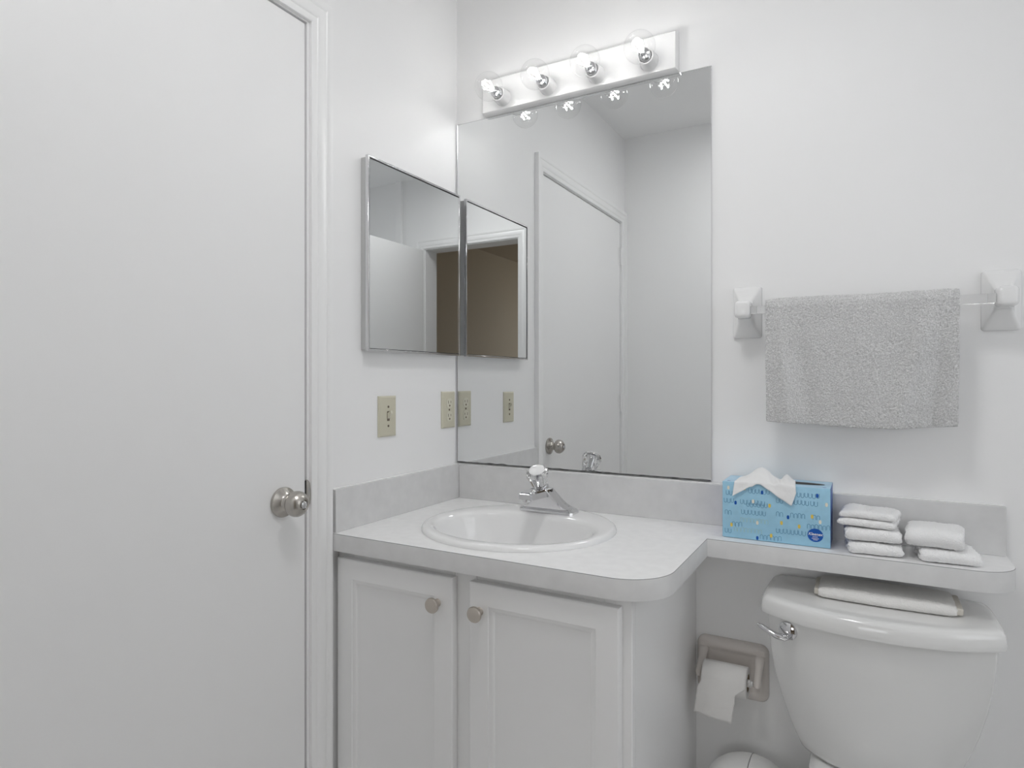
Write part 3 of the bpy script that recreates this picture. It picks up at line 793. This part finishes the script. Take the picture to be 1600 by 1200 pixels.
# ------------------------------------------------------------------ toilet
TCX = 1.100
toi = thing('toilet', 'white two-piece toilet with its tank under the shelf', 'toilet', (TCX, -.30, 0))
def plan(hw, yb, ys, yf, z, cx=TCX, back=.94):
    p = [(-hw * back, yb), (-hw * .985, yb - .02), (-hw, (yb + ys) / 2), (-hw, ys + .01)]
    for k in range(7):
        u = -1 + 2 * k / 6; p.append((hw * .97 * u, ys - .006 + (yf - ys + .006) * (1 - u * u) ** .8))
    p += [(hw, ys + .01), (hw, (yb + ys) / 2), (hw * .985, yb - .02), (hw * back, yb)]
    p += [(hw * back * .4, yb), (-hw * back * .4, yb)]
    return [(cx + q.x, q.y, z) for q in chaikin([(x, y) for x, y in p], 3)]
b = NB()
tk = [(.441, .127, -.178), (.444, .132, -.184), (.452, .1365, -.190), (.475, .1455, -.198), (.51, .1580, -.207), (.56, .1730, -.217), (.61, .1845, -.225), (.66, .1920, -.232), (.71, .1965, -.237), (.7395, .1980, -.240)]
loft(b, [plan(hw, -.014, yf + .062, yf, z) for z, hw, yf in tk])
tank = obj('tank', b, TANKP, toi, 60)
b = NB()
ld_ = [(.7402, .2030, -.247), (.7404, .2080, -.254), (.744, .2085, -.2550), (.752, .2085, -.2550), (.760, .2075, -.2535), (.7665, .2062, -.2520), (.7715, .2030, -.2485), (.7742, .1975, -.2425), (.7750, .1900, -.2340), (.7752, .150, -.19)]
loft(b, [plan(hw, -.012 - max(0, .2085 - hw) * .5, yf + .064, yf, z) for z, hw, yf in ld_])
lid = obj('tank_lid', b, TANKP, toi, 60)
b = NB()
lx, lz = .9485, .7145
def tank_y(x): 
    u = (x - TCX) / .196; return -.178 - .06 * max(0, 1 - u * u) ** .8
ly = tank_y(lx)
lathe(b, (lx, ly + .006, lz), (-.30, -1, 0), [(0, .0185), (.004, .0190), (.008, .0178), (.011, .013), (.0125, .004)], 30)
fl = obj('flush_lever_rose', b, CHROME, toi)
b = NB()
tube(b, [(lx + .006, ly - .010, lz - .008), (lx - .006, ly - .017, lz - .0095), (lx - .020, ly - .018, lz - .007), (lx - .035, ly - .014, lz - .0015), (lx - .050, ly - .009, lz + .004), (lx - .058, ly - .006, lz + .0065)], [.0075, .0090, .0082, .0074, .0062, .003], 14, flat=.75)
obj('flush_lever', b, CHROME, fl, 60)
# bowl, base and seat
b = NB()
def bowl(hw, yb, yf, z): 
    yc = (yb + yf) / 2; ly2 = (yb - yf) / 2
    return [(TCX + hw * math.cos(t) * (1 - .12 * (math.sin(t) < 0) * abs(math.sin(t)) ** 2), yc + ly2 * math.copysign(abs(math.sin(t)) ** .85, math.sin(t)), z) for t in [2 * PI * k / 48 for k in range(48)]]
loft(b, [bowl(.105, -.10, -.52, .001), bowl(.108, -.10, -.53, .02), bowl(.095, -.11, -.51, .06), bowl(.095, -.11, -.53, .14), bowl(.115, -.10, -.60, .22), bowl(.150, -.07, -.665, .30), bowl(.172, -.04, -.70, .355), bowl(.178, -.035, -.71, .385), bowl(.176, -.035, -.708, .3895)])
box(b, TCX - .118, TCX + .118, -.215, -.030, .3, .4405, .02, 4)
obj('bowl', b, TANKP, toi, 60)
b = NB(); loft(b, [bowl(.180, -.235, -.715, .3905), bowl(.184, -.23, -.72, .396), bowl(.184, -.23, -.72, .404), bowl(.180, -.235, -.715, .409)]); obj('seat', b, TANKP, toi, 60)
b = NB(); loft(b, [bowl(.180, -.235, -.713, .4102), bowl(.184, -.23, -.718, .415), bowl(.182, -.232, -.715, .424), bowl(.165, -.25, -.695, .432), bowl(.10, -.33, -.6, .435)]); obj('seat_lid', b, TANKP, toi, 60)

# ------------------------------------------------------------------ folded towel on the tank lid
ft = thing('folded_hand_towel', 'white hand towel folded flat on top of the toilet tank lid', 'towel', (1.113, -.105, .776))
def flatfold(y0, y1, z0, h, x0, x1, seed, slant=0):
    th = h / 2 * .95; r = th / 2
    pth = [(y1, z0 + r), (y0 + r, z0 + r)]
    pth = [(y1, z0 + r)] + [(y1 + (y0 + h / 2 - y1) * k / 8, z0 + r) for k in range(1, 9)]
    for k in range(1, 9):
        t = -PI / 2 - PI * k / 9; pth.append((y0 + h / 2 + (h / 2 - r) * 1.2 * math.cos(t), z0 + h / 2 + (h / 2 - r) * math.sin(t)))
    pth += [(y0 + h / 2 + (y1 - y0 - h / 2) * k / 8, z0 + h - r) for k in range(0, 9)]
    def fd(p, s, u):
        q = p.copy()
        q.x += slant * (p.y - y0)
        q.z += .0016 * noise.noise(Vector((p.x * 22, p.y * 22, seed))) * (p.z - z0) / h - .003 * (abs(2 * u - 1) ** 6) * (p.z - z0) / h
        q.y += -.012 * math.sin(PI * u) * .5
        return q
    return sheet(resample(pth, .003), x0, x1, int((x1 - x0) / .003), th, rag=.002, fold=fd, seed=seed, fuzz=.0009, fscale=330)
b = flatfold(-.158, -.045, .7765, .021, 1.000, 1.236, 11, 0); obj('outer_fold', b, TOWELW, ft, 180)
b = NB(); box(b, .9915, 1.247, -.146, -.055, .7785, .7915, .003, 3); io = obj('inner_fold', b, TOWELB, ft); io['label'] = 'beige inner layer of the folded towel showing at both ends'

# ------------------------------------------------------------------ toilet paper holder and roll
hol = thing('toilet_paper_holder', 'beige ceramic toilet paper holder on the wall between cabinet and toilet', 'toilet paper holder', (.805, 0, .527))
HX0, HX1, HZ0, HZ1 = .7215, .887, .462, .597
b = NB()
def hr(i, y, r=.02): return [(x, y, z) for x, z in rrect(HX0 + i, HX1 - i, HZ0 + i, HZ1 - i, max(.004, r - i * .4), 6)]
loft(b, [hr(0, -.0006), hr(0, -.006), hr(.003, -.012), hr(.010, -.016), hr(.018, -.0175), hr(.024, -.016), hr(.030, -.009), hr(.038, -.007)])
obj('back_plate', b, BEIGEC, hol, 50)
for sx in (HX0 + .018, HX1 - .018):
    b = NB()
    tube(b, [(sx, -.010, .580), (sx, -.022, .566), (sx, -.040, .550), (sx, -.058, .538), (sx, -.070, .529), (sx, -.073, .522)], [.0105, .0105, .0095, .0088, .0088, .006], 16)
    obj('arm', b, BEIGEC, hol, 60)
RX0, RX1, RY, RZ, RR = .7515, .850, -.070, .5285, .0345
b = NB(); lathe(b, (HX0 + .026, RY, RZ), (1, 0, 0), [(0, .0055), (.006, .0055), (.0065, .0085), (.108, .0085), (.1085, .006), (.1125, .0055)], 20); obj('spring_roller', b, BINP, hol)
rol = thing('toilet_paper_roll', 'white toilet paper roll with a torn sheet hanging, on the beige holder', 'toilet paper', ((RX0 + RX1) / 2, RY, RZ))
b = NB()
rings = []
for x, r in ((RX0, .0195), (RX0, RR - .001), (RX0 + .001, RR), (RX1 - .001, RR), (RX1, RR - .001), (RX1, .0195)):
    rings.append([(x, RY + r * math.cos(2 * PI * k / 40), RZ + r * math.sin(2 * PI * k / 40)) for k in range(40)])
loft(b, rings, True, False, False); obj('roll', b, TPAPER, rol, 50)
b = NB()
rings = [[(x, RY + r * math.cos(2 * PI * k / 30), RZ + r * math.sin(2 * PI * k / 30)) for k in range(30)] for x, r in ((RX0, .0195), (RX1, .0195), (RX1, .0182), (RX0, .0182), (RX0, .0195))]
loft(b, rings, True, False, False); obj('cardboard_core', b, CARDB, rol, 50)
b = NB()
NS, NW = 26, 24; V = []
for i in range(NS + 1):
    s = i / NS; row = []
    for j in range(NW + 1):
        u = j / NW
        if s < .35:
            t = PI / 2 + (PI / 2) * s / .35
            y = RY + (RR + .0008) * math.cos(t); z = RZ + (RR + .0008) * math.sin(t); k = 0
        else:
            k = (s - .35) / .65; y = RY - RR - .0008 - .004 * math.sin(k * 2.2) + .0025 * math.sin(u * 9) * k; z = RZ - k * (.078 + .008 * (u - .3) - (.006 if abs(u - .47) < .03 and i == NS else 0))
        x = RX0 + (RX1 - RX0) * u
        if k > 0:
            x = RX0 - .006 * min(1, k * 5) + (RX1 - RX0) * (1 - .14 * min(1, k * 5)) * u - .010 * k + .0015 * noise.noise(Vector((k * 6, u, 0)))
        row.append(b.verts.new((x, y, z + .0008 * noise.noise(Vector((u * 8, s * 8, 0))))))
    V.append(row)
for i in range(NS):
    for j in range(NW): b.faces.new((V[i][j], V[i + 1][j], V[i + 1][j + 1], V[i][j + 1]))
sh = obj('hanging_sheet', b, TPAPER, rol, 180); sm = sh.modifiers.new('thickness', 'SOLIDIFY'); sm.thickness = .0005; sm.offset = 1

# ------------------------------------------------------------------ small white bin, only its domed lid in view
BXc, BYc = .858, -.105
bn = thing('waste_bin', 'small white domed waste bin on the floor between cabinet and toilet', 'waste bin', (BXc, BYc, 0))
b = NB(); lathe(b, (BXc, BYc, .001), (0, 0, 1), [(0, .070), (.004, .073), (.31, .086), (.314, .088), (.322, .088)], 40); obj('bucket', b, BINP, bn)
b = NB(); lathe(b, (BXc, BYc, .322), (0, 0, 1), [(0.001, .089), (.006, .0885), (.018, .082), (.030, .069), (.040, .052), (.046, .034), (.0485, .016), (.049, .001)], 44)
dl = obj('domed_lid', b, BINP, bn, 60)
b = NB(); tube(b, [(BXc, BYc + .088 * math.cos(t), .3215 + .0492 * math.sin(t)) for t in [PI * k / 24 for k in range(1, 24)]], .0013, 8); obj('lid_seam', b, CEDGE, dl, 60)
